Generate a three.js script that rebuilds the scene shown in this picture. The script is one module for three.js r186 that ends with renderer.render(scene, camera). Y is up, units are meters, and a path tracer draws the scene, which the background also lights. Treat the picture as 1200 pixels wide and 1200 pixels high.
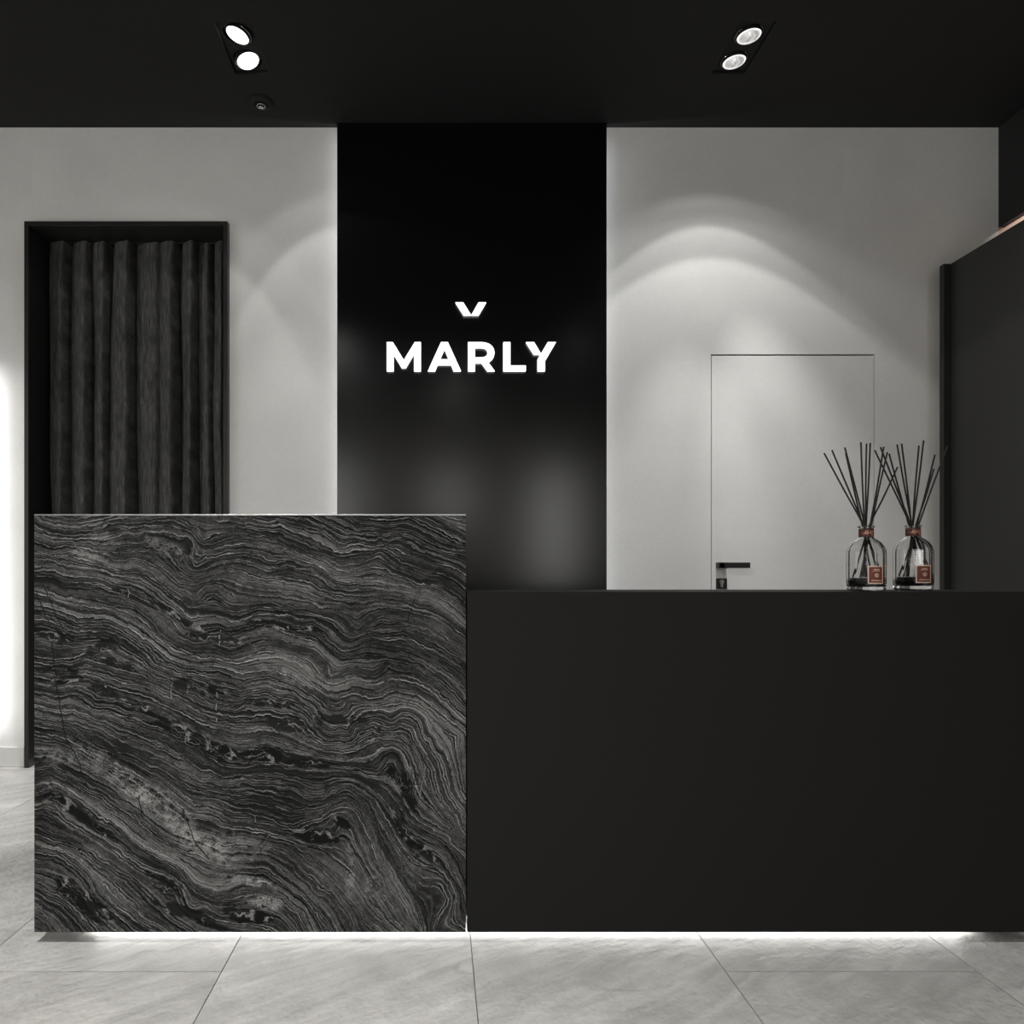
import * as THREE from 'three';
import { RoundedBoxGeometry } from 'three/addons/geometries/RoundedBoxGeometry.js';
import { mergeGeometries } from 'three/addons/utils/BufferGeometryUtils.js';
import { RectAreaLightUniformsLib } from 'three/addons/lights/RectAreaLightUniformsLib.js';

// ---------- camera, exposure ----------
const scene = new THREE.Scene();
scene.background = new THREE.Color(0x000000);
const FOCAL = 850, EYE = 0.945;                                  // focal length in pixels of a 1200 pixel frame; eye height
const camera = new THREE.PerspectiveCamera(2 * Math.atan(600 / FOCAL) * 180 / Math.PI, 1, 0.05, 60);
camera.position.set(0, EYE, 0);
camera.lookAt(0, EYE, -1);
camera.setViewOffset(1200, 1200, 87, -73.5, 1200, 1200);         // shifted lens: verticals stay vertical
const renderer = new THREE.WebGLRenderer();
renderer.toneMapping = THREE.LinearToneMapping;
renderer.toneMappingExposure = 1.0;
renderer.shadowMap.enabled = true;
RectAreaLightUniformsLib.init();

// ---------- light levels (all lamps of the place are built further down) ----------
const LIGHT = { hall: 8.8, hallSpill: 2.5, wash: 6, washSpill: 1.24, panelLed: 60, mirrorLed: 60, deskLed: 34, sideRoom: 22, letters: 2.2 };

// ---------- noise ----------
function hash2(i, j, s) { let h = (i * 374761393 + j * 668265263 + s * 2147483647) | 0; h = Math.imul(h ^ (h >>> 13), 1274126177); h ^= h >>> 16; return (h >>> 0) / 4294967296; }
function noise2(x, y, s = 0) {                                   // value noise with quintic fade, -1..1
  const i = Math.floor(x), j = Math.floor(y), fx = x - i, fy = y - j;
  const u = fx * fx * fx * (fx * (fx * 6 - 15) + 10), v = fy * fy * fy * (fy * (fy * 6 - 15) + 10);
  const a = hash2(i, j, s), b = hash2(i + 1, j, s), c = hash2(i, j + 1, s), d = hash2(i + 1, j + 1, s);
  return (a + (b - a) * u + (c - a) * v + (a - b - c + d) * u * v) * 2 - 1;
}
function fbm(x, y, s = 0, o = 4) { let t = 0, a = 0.5; for (let k = 0; k < o; k++) { t += a * noise2(x, y, s + k * 17); x = x * 2.03 + 5.1; y = y * 2.03 + 1.7; a *= 0.5; } return t; }
const clamp01 = (t) => Math.min(1, Math.max(0, t));
const smooth = (a, b, t) => { t = clamp01((t - a) / (b - a)); return t * t * (3 - 2 * t); };

// ---------- the veined stone: bedding planes drawn as guide curves on the slab (506 by 491 units, 2.18 mm each) ----------
function stoneTexture(W, H) {
  const q = (n) => ({ 1: [-5, -7], 2: [245, -7], 3: [-5, 233], 4: [245, 233] })[n], K = 1 / 4.528;
  const curves = [                                               // [phase, [sheet, x, y, x, y ...] ...]
    [-64, [2, 1050, 40, 1180, 85]],
    [-50, [2, 880, 45, 1000, 110, 1100, 160, 1180, 190]],
    [-36, [2, 430, 45, 520, 75, 600, 120, 750, 130, 850, 120, 960, 160, 1080, 210, 1180, 230]],
    [-23, [2, 200, 50, 350, 60, 450, 120, 590, 155, 720, 165, 840, 160, 950, 220, 1080, 265, 1180, 310]],
    [-10, [1, 100, 45, 250, 60, 400, 45], [2, 0, 60, 200, 75, 330, 110, 420, 150, 500, 210, 620, 200, 700, 215, 830, 230, 950, 270, 1100, 320, 1180, 370]],
    [5, [1, 20, 60, 130, 110, 250, 115, 420, 85, 640, 75, 760, 60, 850, 100, 915, 175, 960, 140, 1100, 120], [2, 0, 125, 130, 145, 240, 180, 370, 240, 500, 290, 620, 280, 720, 250, 800, 310, 950, 370, 1050, 380, 1180, 470]],
    [20, [1, 20, 140, 120, 170, 230, 175, 330, 180, 520, 150, 640, 140, 760, 150, 845, 180, 885, 295, 940, 265, 1060, 250], [2, 0, 245, 90, 250, 150, 280, 250, 280, 370, 320, 440, 360, 600, 390, 750, 400, 860, 430, 1000, 470, 1180, 600]],
    [38, [1, 20, 205, 120, 235, 210, 220, 300, 245, 390, 275, 450, 310, 560, 300, 640, 330, 740, 410, 880, 490, 930, 440, 1000, 430, 1080, 490], [2, 0, 490, 60, 500, 200, 510, 300, 520, 400, 555, 520, 580, 610, 640, 660, 595, 700, 570, 850, 580, 990, 605, 1080, 660, 1180, 740]],
    [53, [1, 20, 265, 120, 275, 200, 310, 290, 320, 420, 350, 560, 385, 680, 450, 770, 520, 850, 580, 950, 575, 1070, 600], [2, 0, 595, 70, 570, 200, 570, 310, 600, 375, 590, 460, 650, 545, 720, 630, 690, 760, 710, 830, 700, 950, 740, 1070, 800, 1180, 880]],
    [70, [1, 20, 350, 150, 360, 260, 390, 350, 395, 470, 430, 560, 465, 650, 530, 760, 600, 880, 680, 940, 665, 1010, 650], [2, 0, 650, 100, 620, 200, 650, 300, 690, 400, 720, 460, 770, 530, 810, 640, 790, 800, 810, 900, 830, 1000, 880, 1100, 960, 1180, 1040]],
    [83, [1, 20, 400, 180, 440, 300, 465, 430, 490, 540, 530, 640, 590, 720, 670, 850, 740, 920, 750, 1050, 780], [2, 0, 760, 110, 710, 240, 740, 370, 765, 440, 840, 460, 900, 560, 860, 700, 880, 780, 840, 900, 870, 1000, 920, 1090, 1000, 1180, 1080]],
    [112, [1, 20, 545, 130, 560, 260, 610, 380, 605, 480, 640, 570, 700, 660, 770, 760, 830, 880, 860, 1000, 880, 1080, 905], [2, 0, 920, 150, 905, 270, 950, 380, 1020, 480, 1090, 540, 1080, 570, 1020, 700, 1040, 800, 1010, 950, 1050, 1050, 1130, 1150, 1200]],
    [131, [1, 20, 620, 90, 625, 180, 660, 270, 690, 380, 685, 470, 705, 560, 770, 650, 850, 760, 890, 880, 930, 980, 975], [2, 0, 1000, 180, 1000, 320, 1050, 400, 1140, 470, 1180, 560, 1180, 610, 1130, 640, 1110, 790, 1125, 930, 1110], [4, 950, 110, 1010, 190, 1070, 330, 1110, 450, 1180, 600]],
    [158, [1, 20, 800, 130, 810, 220, 800, 300, 780, 400, 800, 500, 850, 620, 880, 720, 930, 800, 970, 900, 1015, 1000, 1050, 1100, 1060], [2, 0, 1050, 150, 1060, 280, 1090], [4, 330, 30, 390, 90, 500, 130, 600, 90, 700, 60, 830, 60, 900, 100, 950, 200, 1000, 300, 1050, 450, 1130, 560, 1180, 650]],
    [205, [1, 20, 960, 140, 990, 270, 985, 350, 1040, 440, 1050, 520, 1080], [3, 640, 25, 760, 75, 860, 130, 960, 190, 1050, 250, 1100, 250], [4, 0, 265, 60, 230, 130, 210, 220, 255, 380, 260, 480, 285, 560, 290, 700, 300, 800, 230, 850, 330, 880, 430, 960, 540, 1100, 640, 1180, 720]],
    [237, [3, 20, 20, 130, 40, 240, 50, 350, 90, 450, 145, 560, 190, 650, 240, 760, 280, 860, 340, 950, 370, 1050, 395], [4, 0, 375, 150, 390, 270, 410, 340, 455, 430, 450, 500, 400, 560, 390, 640, 450, 700, 530, 740, 620, 800, 730, 870, 830, 960, 900, 1050, 920, 1085, 1000, 1040, 1090, 1010, 1170]],
    [254, [3, 20, 95, 120, 110, 250, 160, 350, 200, 440, 250, 540, 290, 640, 350, 730, 400, 870, 520, 950, 520, 1080, 580], [4, 0, 580, 80, 610, 200, 640, 300, 665, 370, 630, 470, 620, 500, 550, 560, 560, 610, 640, 660, 760, 720, 870, 790, 1000, 860, 1120, 900, 1165]],
    [275, [3, 20, 190, 140, 195, 220, 230, 320, 290, 450, 360, 560, 440, 680, 530, 780, 590, 870, 640, 1010, 690], [4, 0, 690, 120, 720, 230, 740, 330, 830, 430, 920, 520, 1010, 600, 1100, 620, 1160]],
    [297, [3, 20, 290, 100, 280, 220, 330, 330, 400, 450, 470, 570, 550, 660, 620, 760, 690, 900, 730, 1000, 780], [4, 0, 790, 120, 800, 210, 860, 330, 950, 430, 1050, 490, 1160]],
    [321, [3, 20, 400, 140, 380, 240, 440, 340, 510, 450, 590, 530, 670, 640, 740, 790, 800, 880, 900, 1010, 940], [4, 0, 900, 130, 920, 230, 970, 320, 1060, 370, 1160]],
    [341, [3, 20, 490, 120, 470, 200, 560, 300, 630, 400, 690, 500, 760, 590, 820, 700, 860, 800, 940, 850, 1040, 920, 1030, 1010, 1080], [4, 0, 1090, 120, 1080, 220, 1140]],
    [370, [3, 30, 620, 140, 680, 240, 700, 330, 760, 420, 815, 520, 880, 600, 960, 700, 1060, 800, 1140]],
    [396, [3, 30, 740, 140, 760, 250, 830, 320, 900, 350, 970, 430, 1050, 550, 1140]],
    [416, [3, 30, 830, 130, 850, 250, 930, 330, 1030, 430, 1140]],
    [443, [3, 30, 950, 120, 1000, 220, 1060, 300, 1160]],
    [467, [3, 30, 1060, 120, 1120, 160, 1165]],
  ];
  const P = [];
  for (const [v, ...runs] of curves) for (const [n, ...c] of runs) for (let k = 0; k < c.length; k += 2) P.push([q(n)[0] + c[k] * K, q(n)[1] + c[k + 1] * K, v]);
  const N = P.length, M = N + 3, A = [], C2 = 9;                // multiquadric interpolation of the phase
  const ker = (dx, dy) => -Math.sqrt(dx * dx + dy * dy + C2);
  for (let i = 0; i < N; i++) { const r = new Float64Array(M + 1); for (let j = 0; j < N; j++) r[j] = ker(P[i][0] - P[j][0], P[i][1] - P[j][1]); r[i] += 0.4; r[N] = 1; r[N + 1] = P[i][0] / 100; r[N + 2] = P[i][1] / 100; r[M] = P[i][2]; A.push(r); }
  for (let k = 0; k < 3; k++) { const r = new Float64Array(M + 1); for (let j = 0; j < N; j++) r[j] = k ? P[j][k - 1] / 100 : 1; A.push(r); }
  for (let c = 0; c < M; c++) {
    let p = c; for (let r = c + 1; r < M; r++) if (Math.abs(A[r][c]) > Math.abs(A[p][c])) p = r;
    [A[c], A[p]] = [A[p], A[c]];
    for (let r = c + 1; r < M; r++) { const f = A[r][c] / A[c][c]; if (f) for (let k = c; k <= M; k++) A[r][k] -= f * A[c][k]; }
  }
  const wgt = new Float64Array(M);
  for (let r = M - 1; r >= 0; r--) { let t = A[r][M]; for (let k = r + 1; k < M; k++) t -= A[r][k] * wgt[k]; wgt[r] = t / A[r][r]; }
  const G = 4, GW = Math.ceil(540 / G), GH = Math.ceil(524 / G), grid = new Float32Array(GW * GH);
  for (let j = 0; j < GH; j++) for (let i = 0; i < GW; i++) {
    const x = i * G - 16, y = j * G - 16; let t = wgt[N] + wgt[N + 1] * x / 100 + wgt[N + 2] * y / 100;
    for (let k = 0; k < N; k++) t += wgt[k] * ker(x - P[k][0], y - P[k][1]);
    grid[j * GW + i] = t;
  }
  const cubic = (a, b, c, d, t) => b + 0.5 * t * (c - a + t * (2 * a - 5 * b + 4 * c - d + t * (3 * (b - c) + d - a)));
  const phase = (x, y) => {
    const gx = Math.min(GW - 3, Math.max(1, (x + 16) / G)), gy = Math.min(GH - 3, Math.max(1, (y + 16) / G)), i = Math.floor(gx), j = Math.floor(gy), r = [];
    for (let k = -1; k < 3; k++) { const o = (j + k) * GW + i; r.push(cubic(grid[o - 1], grid[o], grid[o + 1], grid[o + 2], gx - i)); }
    return cubic(r[0], r[1], r[2], r[3], gy - j);
  };
  const slope = (x, y) => Math.hypot(phase(x + 3, y) - phase(x - 3, y), phase(x, y + 3) - phase(x, y - 3)) / 6;
  // black lenses [cx, cy, half length, half width, slope] and pale crystalline patches, in slab units
  const lens = [[30, 145, 26, 6, 12], [78, 158, 22, 8, -18], [36, 193, 17, 9, -20], [100, 176, 26, 6, 12], [82, 208, 20, 6, 18], [10, 184, 12, 4, 0], [128, 228, 40, 5, 22], [190, 206, 42, 8, 14], [170, 250, 50, 8, 26],
    [215, 275, 28, 9, 22], [300, 248, 34, 10, 4], [265, 284, 22, 9, 6], [320, 293, 22, 5, 8], [55, 352, 46, 9, 40], [34, 342, 26, 6, 30], [155, 435, 22, 13, 30], [60, 455, 42, 13, 40], [180, 470, 45, 8, 20], [250, 470, 26, 10, 10],
    [355, 240, 34, 5, 4], [400, 258, 14, 4, -50], [440, 328, 12, 28, 0], [436, 376, 34, 6, 62], [455, 395, 22, 6, 45], [418, 308, 5, 9, 0], [360, 362, 10, 5, 40], [330, 378, 26, 7, 10], [120, 100, 40, 3, 26], [165, 118, 44, 4, 32], [210, 145, 40, 4, 8], [280, 130, 50, 4, 6], [275, 222, 36, 5, 4]];
  const pale = [[90, 300, 60, 14, 36, 0.5], [150, 345, 60, 16, 38, 0.8], [200, 392, 46, 12, 28, 0.7], [270, 455, 22, 9, 14, 1.3], [30, 285, 26, 9, 5, 0.5], [62, 45, 22, 9, 10, 0.6], [155, 40, 34, 9, 24, 0.5], [235, 386, 50, 14, 10, 0.4], [250, 430, 40, 6, 10, 0.7], [370, 418, 6, 34, 0, 0.6], [395, 438, 12, 14, 0, 0.4], [300, 190, 40, 8, 22, 0.35], [80, 26, 20, 9, 30, 0.3]];
  const inLens = (x, y, [cx, cy, a, b, deg]) => { const t = deg * Math.PI / 180, dx = x - cx, dy = y - cy, u = (dx * Math.cos(t) + dy * Math.sin(t)) / a, v = (-dx * Math.sin(t) + dy * Math.cos(t)) / b; return u * u + v * v; };
  const cracks = [[0.9, 0, [2, 92, 18, 130]], [0.9, 0, [10, 82, 24, 115, 33, 135]], [0.95, 0, [20, 150, 26, 190]], [0.95, 0, [26, 200, 36, 262, 47, 280, 62, 318]], [0.6, 0, [15, 305, 26, 328]], [0.9, 0, [122, 330, 127, 355]], [0.8, 0, [174, 345, 188, 385, 205, 405]], [0.6, 0, [0, 310, 10, 340]], [0.7, 0, [445, 100, 437, 126]], [0.6, 0, [285, 25, 287, 36]],
    [0, 0.4, [110, 88, 111, 101]], [0, 0.5, [218, 136, 216, 155]], [0, 0.4, [162, 192, 160, 215]], [0, 0.45, [214, 208, 213, 245]], [0, 0.4, [257, 352, 261, 366]], [0, 0.3, [276, 375, 256, 404]], [0, 0.35, [176, 248, 178, 268]], [0, 0.3, [459, 296, 452, 330]], [0, 0.3, [467, 300, 476, 330]]];
  const tex = new Float32Array(W * H), S = 506 / W, seams = [[4.2, 21, 0.9, 0.75, 0], [7.3, 22, 1.3, 0.8, 0], [2.6, 23, 0.5, 0.6, 0], [1.7, 24, 0.9, 0.8, 1], [0.9, 25, 0.6, 0.6, 1]];
  for (let j = 0; j < H; j++) for (let i = 0; i < W; i++) {
    const x = (i + 0.5) * S, y = (j + 0.5) * S;
    const ax = 0.7 * noise2(x / 4, y / 4, 40), ay = 0.7 * noise2(x / 4, y / 4, 41);
    const g = Math.min(1.7, Math.max(0.25, slope(x, y))), fine = smooth(0.8, 0.45, g);
    const f = phase(x + ax, y + ay) + g * (2.2 * fbm(x / 40, y / 34, 7, 2) + 0.7 * noise2(x / 9, y / 7, 8) + 0.9 * Math.round(1.4 * noise2(x / 15, y / 30, 3)));
    const c1 = noise2(f / 11, x / 260, 11), c2 = noise2(f / 4.1, x / 160, 12), c3 = noise2(f / (fine > 0.5 ? 0.8 : 1.7), x / 110, 13);
    const grain = noise2(x / 0.9, y / 0.9, 15), cloud = fbm(x / 6, y / 5, 16, 3), broad = fbm(x / 70, y / 60, 17, 2);
    const t = 0.46 + 0.26 * c1 + 0.34 * c2 + 0.26 * c3 + 0.16 * grain + 0.24 * cloud + 0.42 * broad;
    let v = 0.011 + 0.15 * Math.pow(clamp01(t), 2.1);
    // thin dark seams, each with a pale lip beside it
    for (const [per, sd, wd, often, lo] of seams) {
      const share = lo ? fine : 1 - 0.6 * fine; if (share < 0.02) continue;
      const fw = f + 0.8 * noise2(x / 30, sd, sd), k0 = Math.floor(fw / per);
      for (let k = k0 - (fw / per - k0 < 0.5 ? 1 : 0), e = k + 1; k <= e; k++) {
        if (hash2(k, sd, 5) > often) continue;
        const d = (fw - (k + 0.2 + 0.6 * hash2(k, sd, 1)) * per) / g, on = share * smooth(-0.35, 0.2, noise2(x / 38, k * 3.7, sd + 9) + 0.15);
        if (!on || d < -3 || d > 3) continue;
        const w = wd * (0.6 + 0.9 * hash2(k, sd, 2));
        if (hash2(k, sd, 3) < 0.72) v *= 1 - 0.9 * on * smooth(w, w * 0.3, Math.abs(d));
        v += (0.06 + 0.36 * hash2(k, sd, 4) * hash2(k, sd, 6)) * on * smooth(0.75, 0.15, Math.abs(d + w + 0.5)) * clamp01(0.65 + 0.7 * noise2(x / 7, k * 2.3, sd + 4) + 0.4 * grain);
      }
    }
    for (const e of pale) { const d = inLens(x, y, e); if (d < 2) v += e[5] * 0.19 * smooth(1.5, 0.1, d) * clamp01(0.5 + 1.3 * cloud + 0.6 * grain); }
    let dark = 0; const edge = 0.5 * noise2(x / 8, y / 6, 50) + 0.5 * c2 + 0.3 * c3;
    for (const e of lens) { const d = inLens(x, y, e); if (d < 2.4) dark = Math.max(dark, smooth(1.25, 0.75, d + edge)); }
    if (dark > 0) {
      const a = Math.abs(noise2(f / 3.0 + 0.5 * noise2(x / 5, y / 5, 60), x / 24, 61)), b = Math.abs(noise2(x / 9 + 0.6 * noise2(x / 3, y / 3, 62), y / 7, 63));
      const vein = Math.max(smooth(0.2, 0.04, a), 0.8 * smooth(0.07, 0.01, b)) * smooth(-0.3, 0.3, noise2(x / 11, y / 9, 64) + 0.2);
      v = v * (1 - dark) + dark * (0.005 + 0.012 * clamp01(0.5 + c2 + 0.5 * c3) + 0.36 * vein * clamp01(0.6 + 0.5 * grain));
    }
    tex[j * W + i] = v;
  }
  for (const [dk, lt, c] of cracks) for (let k = 0; k + 3 < c.length; k += 2) {
    const n = Math.ceil(Math.hypot(c[k + 2] - c[k], c[k + 3] - c[k + 1]) / S * 1.5);
    for (let s = 0; s <= n; s++) {
      const y0 = c[k + 1] + (c[k + 3] - c[k + 1]) * s / n, x0 = c[k] + (c[k + 2] - c[k]) * s / n + 0.9 * noise2(y0 / 4, k, 70); if (lt && noise2(y0 / 3, x0, 71) < -0.2) continue;
      const ci = x0 / S, cj = y0 / S, rad = (dk ? 0.75 : 0.6) / S;
      for (let jj = Math.floor(cj - rad - 1); jj <= cj + rad + 1; jj++) for (let ii = Math.floor(ci - rad - 1); ii <= ci + rad + 1; ii++) {
        if (ii < 0 || jj < 0 || ii >= W || jj >= H) continue;
        const w = smooth(rad, rad * 0.4, Math.hypot(ii - ci, jj - cj)), o = jj * W + ii;
        tex[o] = dk ? Math.min(tex[o], tex[o] * (1 - dk * w) + 0.006 * w) : Math.max(tex[o], lt * 0.8 * w);
      }
    }
  }
  const data = new Uint8Array(W * H * 4);
  const enc = (l) => 255 * (l <= 0.0031308 ? 12.92 * l : 1.055 * Math.pow(l, 1 / 2.4) - 0.055);
  for (let j = 0; j < H; j++) for (let i = 0; i < W; i++) {
    const o = ((H - 1 - j) * W + i) * 4, e = Math.min(255, Math.max(0, enc(tex[j * W + i])));
    data[o] = e; data[o + 1] = e; data[o + 2] = e * 0.99; data[o + 3] = 255;
  }
  const t = new THREE.DataTexture(data, W, H); t.colorSpace = THREE.SRGBColorSpace; t.magFilter = THREE.LinearFilter; t.minFilter = THREE.LinearMipmapLinearFilter; t.generateMipmaps = true; t.needsUpdate = true;
  return t;
}
// ---------- helpers ----------
let seed = 7; const rnd = () => { seed = (seed * 1664525 + 1013904223) >>> 0; return seed / 4294967296; };
const used = {};
const numbered = (n) => { const k = used[n] = (used[n] ?? -1) + 1; return k ? `${n}_${String(k).padStart(3, '0')}` : n; };
function mesh(name, geo, mat, parent = scene, at) {
  const m = new THREE.Mesh(geo, mat); m.name = parent === scene ? numbered(name) : name; m.castShadow = m.receiveShadow = true;
  if (at) m.position.set(...at);
  parent.add(m); return m;
}
function thing(name, label, category, at = [0, 0, 0], group) {
  const o = new THREE.Group(); o.name = numbered(name); o.position.set(...at); o.userData = { label, category }; if (group) o.userData.group = group;
  scene.add(o); return o;
}
const structure = (o, label, category) => { o.userData.kind = 'structure'; if (label) o.userData.label = label; if (category) o.userData.category = category; return o; };
function structGroup(name, label, category) { const o = new THREE.Group(); o.name = name; scene.add(o); return structure(o, label, category); }
const rbox = (w, h, d, r = 0.002) => new RoundedBoxGeometry(w, h, d, 2, r);
function span(x0, x1, y0, y1, z0, z1, r) { const g = r ? rbox(x1 - x0, y1 - y0, z1 - z0, r) : new THREE.BoxGeometry(x1 - x0, y1 - y0, z1 - z0); g.translate((x0 + x1) / 2, (y0 + y1) / 2, (z0 + z1) / 2); return g; }
const merged = (list) => mergeGeometries(list.map((g) => (g.index ? g.toNonIndexed() : g)));
const rectPath = (C, x0, x1, y0, y1) => { const p = new C(); p.moveTo(x0, y0); p.lineTo(x1, y0); p.lineTo(x1, y1); p.lineTo(x0, y1); p.closePath(); return p; };
function wallGeo(x0, x1, y0, y1, holes, thick) { const s = rectPath(THREE.Shape, x0, x1, y0, y1); for (const h of holes) s.holes.push(rectPath(THREE.Path, ...h)); return new THREE.ExtrudeGeometry(s, { depth: thick, bevelEnabled: false }); }
function metreUV(g, ox = 0, oy = 0) {                            // box-projected uv in metres
  const p = g.attributes.position, n = g.attributes.normal, uv = new Float32Array(p.count * 2);
  for (let i = 0; i < p.count; i++) { const ax = Math.abs(n.getX(i)), ay = Math.abs(n.getY(i)), az = Math.abs(n.getZ(i)); const [u, v] = ay > ax && ay > az ? [p.getX(i), -p.getZ(i)] : ax > az ? [p.getZ(i), p.getY(i)] : [p.getX(i), p.getY(i)]; uv[2 * i] = u + ox; uv[2 * i + 1] = v + oy; }
  g.setAttribute('uv', new THREE.BufferAttribute(uv, 2)); return g;
}
const tubeBetween = (a, b, r, seg = 8) => { const A = new THREE.Vector3(...a), B = new THREE.Vector3(...b), g = new THREE.CylinderGeometry(r, r, A.distanceTo(B), seg); g.applyQuaternion(new THREE.Quaternion().setFromUnitVectors(new THREE.Vector3(0, 1, 0), B.clone().sub(A).normalize())); g.translate((A.x + B.x) / 2, (A.y + B.y) / 2, (A.z + B.z) / 2); return g; };
function dataTex(W, H, fn, srgb) {
  const data = new Uint8Array(W * H * 4);
  for (let j = 0; j < H; j++) for (let i = 0; i < W; i++) { const c = fn(i / W, j / H, i, j), o = (j * W + i) * 4; data[o] = c[0]; data[o + 1] = c[1]; data[o + 2] = c[2]; data[o + 3] = 255; }
  const t = new THREE.DataTexture(data, W, H); if (srgb) t.colorSpace = THREE.SRGBColorSpace; t.magFilter = THREE.LinearFilter; t.minFilter = THREE.LinearMipmapLinearFilter; t.generateMipmaps = true; t.wrapS = t.wrapT = THREE.RepeatWrapping; t.needsUpdate = true; return t;
}
const lin = (r, g = r, b = r) => new THREE.Color().setRGB(r, g, b);
const std = (color, roughness, more = {}) => new THREE.MeshStandardMaterial({ color, roughness, ...more });
const glow = (r, g, b, k) => new THREE.MeshStandardMaterial({ color: lin(0.8), roughness: 0.5, emissive: lin(r, g, b), emissiveIntensity: k });
function areaLight(name, w, h, k, at, towards, color = lin(1)) { const l = new THREE.RectAreaLight(color, k, w, h); l.name = name; l.position.set(...at); scene.add(l); l.lookAt(...towards); return l; }
function spotLight(name, k, at, towards, deg, penumbra, color = lin(1), radius = 1) {
  const l = new THREE.SpotLight(color, k, 0, deg * Math.PI / 180, penumbra, 2); l.name = name; l.position.set(...at); l.target.position.set(...towards); l.castShadow = true; l.shadow.radius = radius; l.shadow.mapSize.set(1024, 1024); scene.add(l, l.target); return l;
}

// ---------- materials ----------
const plasterBump = dataTex(512, 512, (u, v, i, j) => { const n = 128 + 60 * fbm(i / 30, j / 30, 81, 4) + 30 * noise2(i / 3, j / 3, 82); return [n, n, n]; });
plasterBump.repeat.set(1.3, 1.3);
const wallTone = dataTex(512, 512, (u, v, i, j) => { const n = 234 + 5 * fbm(i / 60, j / 60, 83, 4) + 2 * noise2(i / 2, j / 2, 84); return [n, n - 1, n - 3]; }, true);
wallTone.repeat.set(0.5, 0.5);
const M = {
  wall: new THREE.MeshStandardMaterial({ map: wallTone, roughness: 0.85, bumpMap: plasterBump, bumpScale: 0.0006 }),
  door: new THREE.MeshStandardMaterial({ map: wallTone, roughness: 0.6 }),
  skirting: std(lin(0.72, 0.715, 0.70), 0.5),
  ceiling: new THREE.MeshPhysicalMaterial({ color: lin(0.017), roughness: 0.85, specularIntensity: 0.5 }),
  bulkhead: std(lin(0.012), 0.8),
  blackMetal: std(lin(0.016), 0.42),
  deepBlack: std(lin(0.008), 0.7),
  panel: std(lin(0.003, 0.003, 0.0032), 0.2),
  desk: new THREE.MeshPhysicalMaterial({ color: lin(0.0115, 0.0112, 0.0105), roughness: 0.65, specularIntensity: 0.35 }),
  screenPanel: std(lin(0.014, 0.014, 0.013), 0.5),
  aluminium: std(lin(0.62), 0.35, { metalness: 1 }),
  chrome: std(lin(0.8), 0.12, { metalness: 1 }),
  grout: std(lin(0.16, 0.155, 0.145), 0.95),
  blush: std(lin(0.66, 0.48, 0.40), 0.8),
  paleRoom: std(lin(0.55, 0.53, 0.50), 0.85),
};
M.stone = new THREE.MeshPhysicalMaterial({ map: stoneTexture(1100, 1067), roughness: 0.6, specularIntensity: 0.25, color: lin(0.82) });

// ---------- floor: large porcelain tiles with drifting veins ----------
const TW = 0.6, TL = 1.2, tileSize = 1024;
const tileHeight = (i, j) => { const a = i * 0.82 + j * 0.57, b = -i * 0.57 + j * 0.82; return [a, b]; };
const tileMap = dataTex(tileSize, tileSize, (u, v, i, j) => {
  const [a, b] = tileHeight(i, j), w = 26 * fbm(i / 120, j / 120, 90, 3);
  const streak = fbm(a / 170, (b + 0.6 * w) / 17, 91, 4), soft = fbm(a / 300, (b + w) / 90, 92, 3), cloud = fbm(i / 60, j / 60, 93, 4);
  const vein = smooth(0.07, 0.0, Math.abs(noise2(a / 420, (b + 1.5 * w) / 70, 94))) * smooth(-0.1, 0.5, noise2(a / 160, b / 60, 95));
  const hair = smooth(0.035, 0.0, Math.abs(noise2(a / 90, (b + 0.8 * w) / 34, 99))) * smooth(0.0, 0.6, noise2(a / 50, b / 40, 100));
  const n = 195 + 17 * streak + 8 * soft + 16 * cloud + 5 * noise2(i / 1.5, j / 1.5, 96) - 15 * vein - 9 * hair;
  return [n, n - 1.5, n - 5];
}, true);
const tileBump = dataTex(tileSize, tileSize, (u, v, i, j) => {
  const [a, b] = tileHeight(i, j), n = 128 + 90 * fbm(a / 26, b / 11, 97, 3) + 46 * fbm(i / 8, j / 8, 98, 2); return [n, n, n];
});
for (const t of [tileMap, tileBump]) t.repeat.set(1 / 1.4, 1 / 1.4);
const tileTints = [lin(0.97), lin(0.93, 0.93, 0.925), lin(1.0)].map((c) => new THREE.MeshStandardMaterial({ map: tileMap, color: c, roughness: 0.42, bumpMap: tileBump, bumpScale: 0.0055 }));
const floor = structGroup('floor', 'pale grey veined stone-look floor tiles', 'floor');
const RX0 = -4.2, RX1 = 5.6, RZ0 = -5.0, RZ1 = 2.5, H = 3.15;   // outer limits of the built rooms, ceiling height
mesh('screed', span(RX0 - 0.15, RX1 + 0.15, -0.12, -0.0035, RZ0 - 0.15, RZ1 + 0.15), M.grout, floor);
const tileX0 = (551.45 - 513) / 850 * (EYE * 850 / 426.5);   // one joint line, read off the floor in front of the desk
for (let c = -8; c < 10; c++) for (let r = -4; r < 6; r++) {
  const x0 = tileX0 + c * TW, zj = [-1.93, -1.727, -2.33][((c % 3) + 3) % 3] - r * TL;
  const xa = Math.max(RX0 - 0.1, x0 + 0.00125), xb = Math.min(RX1 + 0.1, x0 + TW - 0.00125), za = Math.max(RZ0 - 0.1, zj + 0.00125), zb = Math.min(RZ1 + 0.1, zj + TL - 0.00125);
  if (xb - xa < 0.02 || zb - za < 0.02) continue;
  mesh('tile', metreUV(span(xa, xb, -0.01, 0.0004 * rnd() - 0.0004, za, zb), 0.78 * rnd() - xa, 0.18 * rnd() + zb), tileTints[Math.floor(rnd() * 3)], floor);
}

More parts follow.
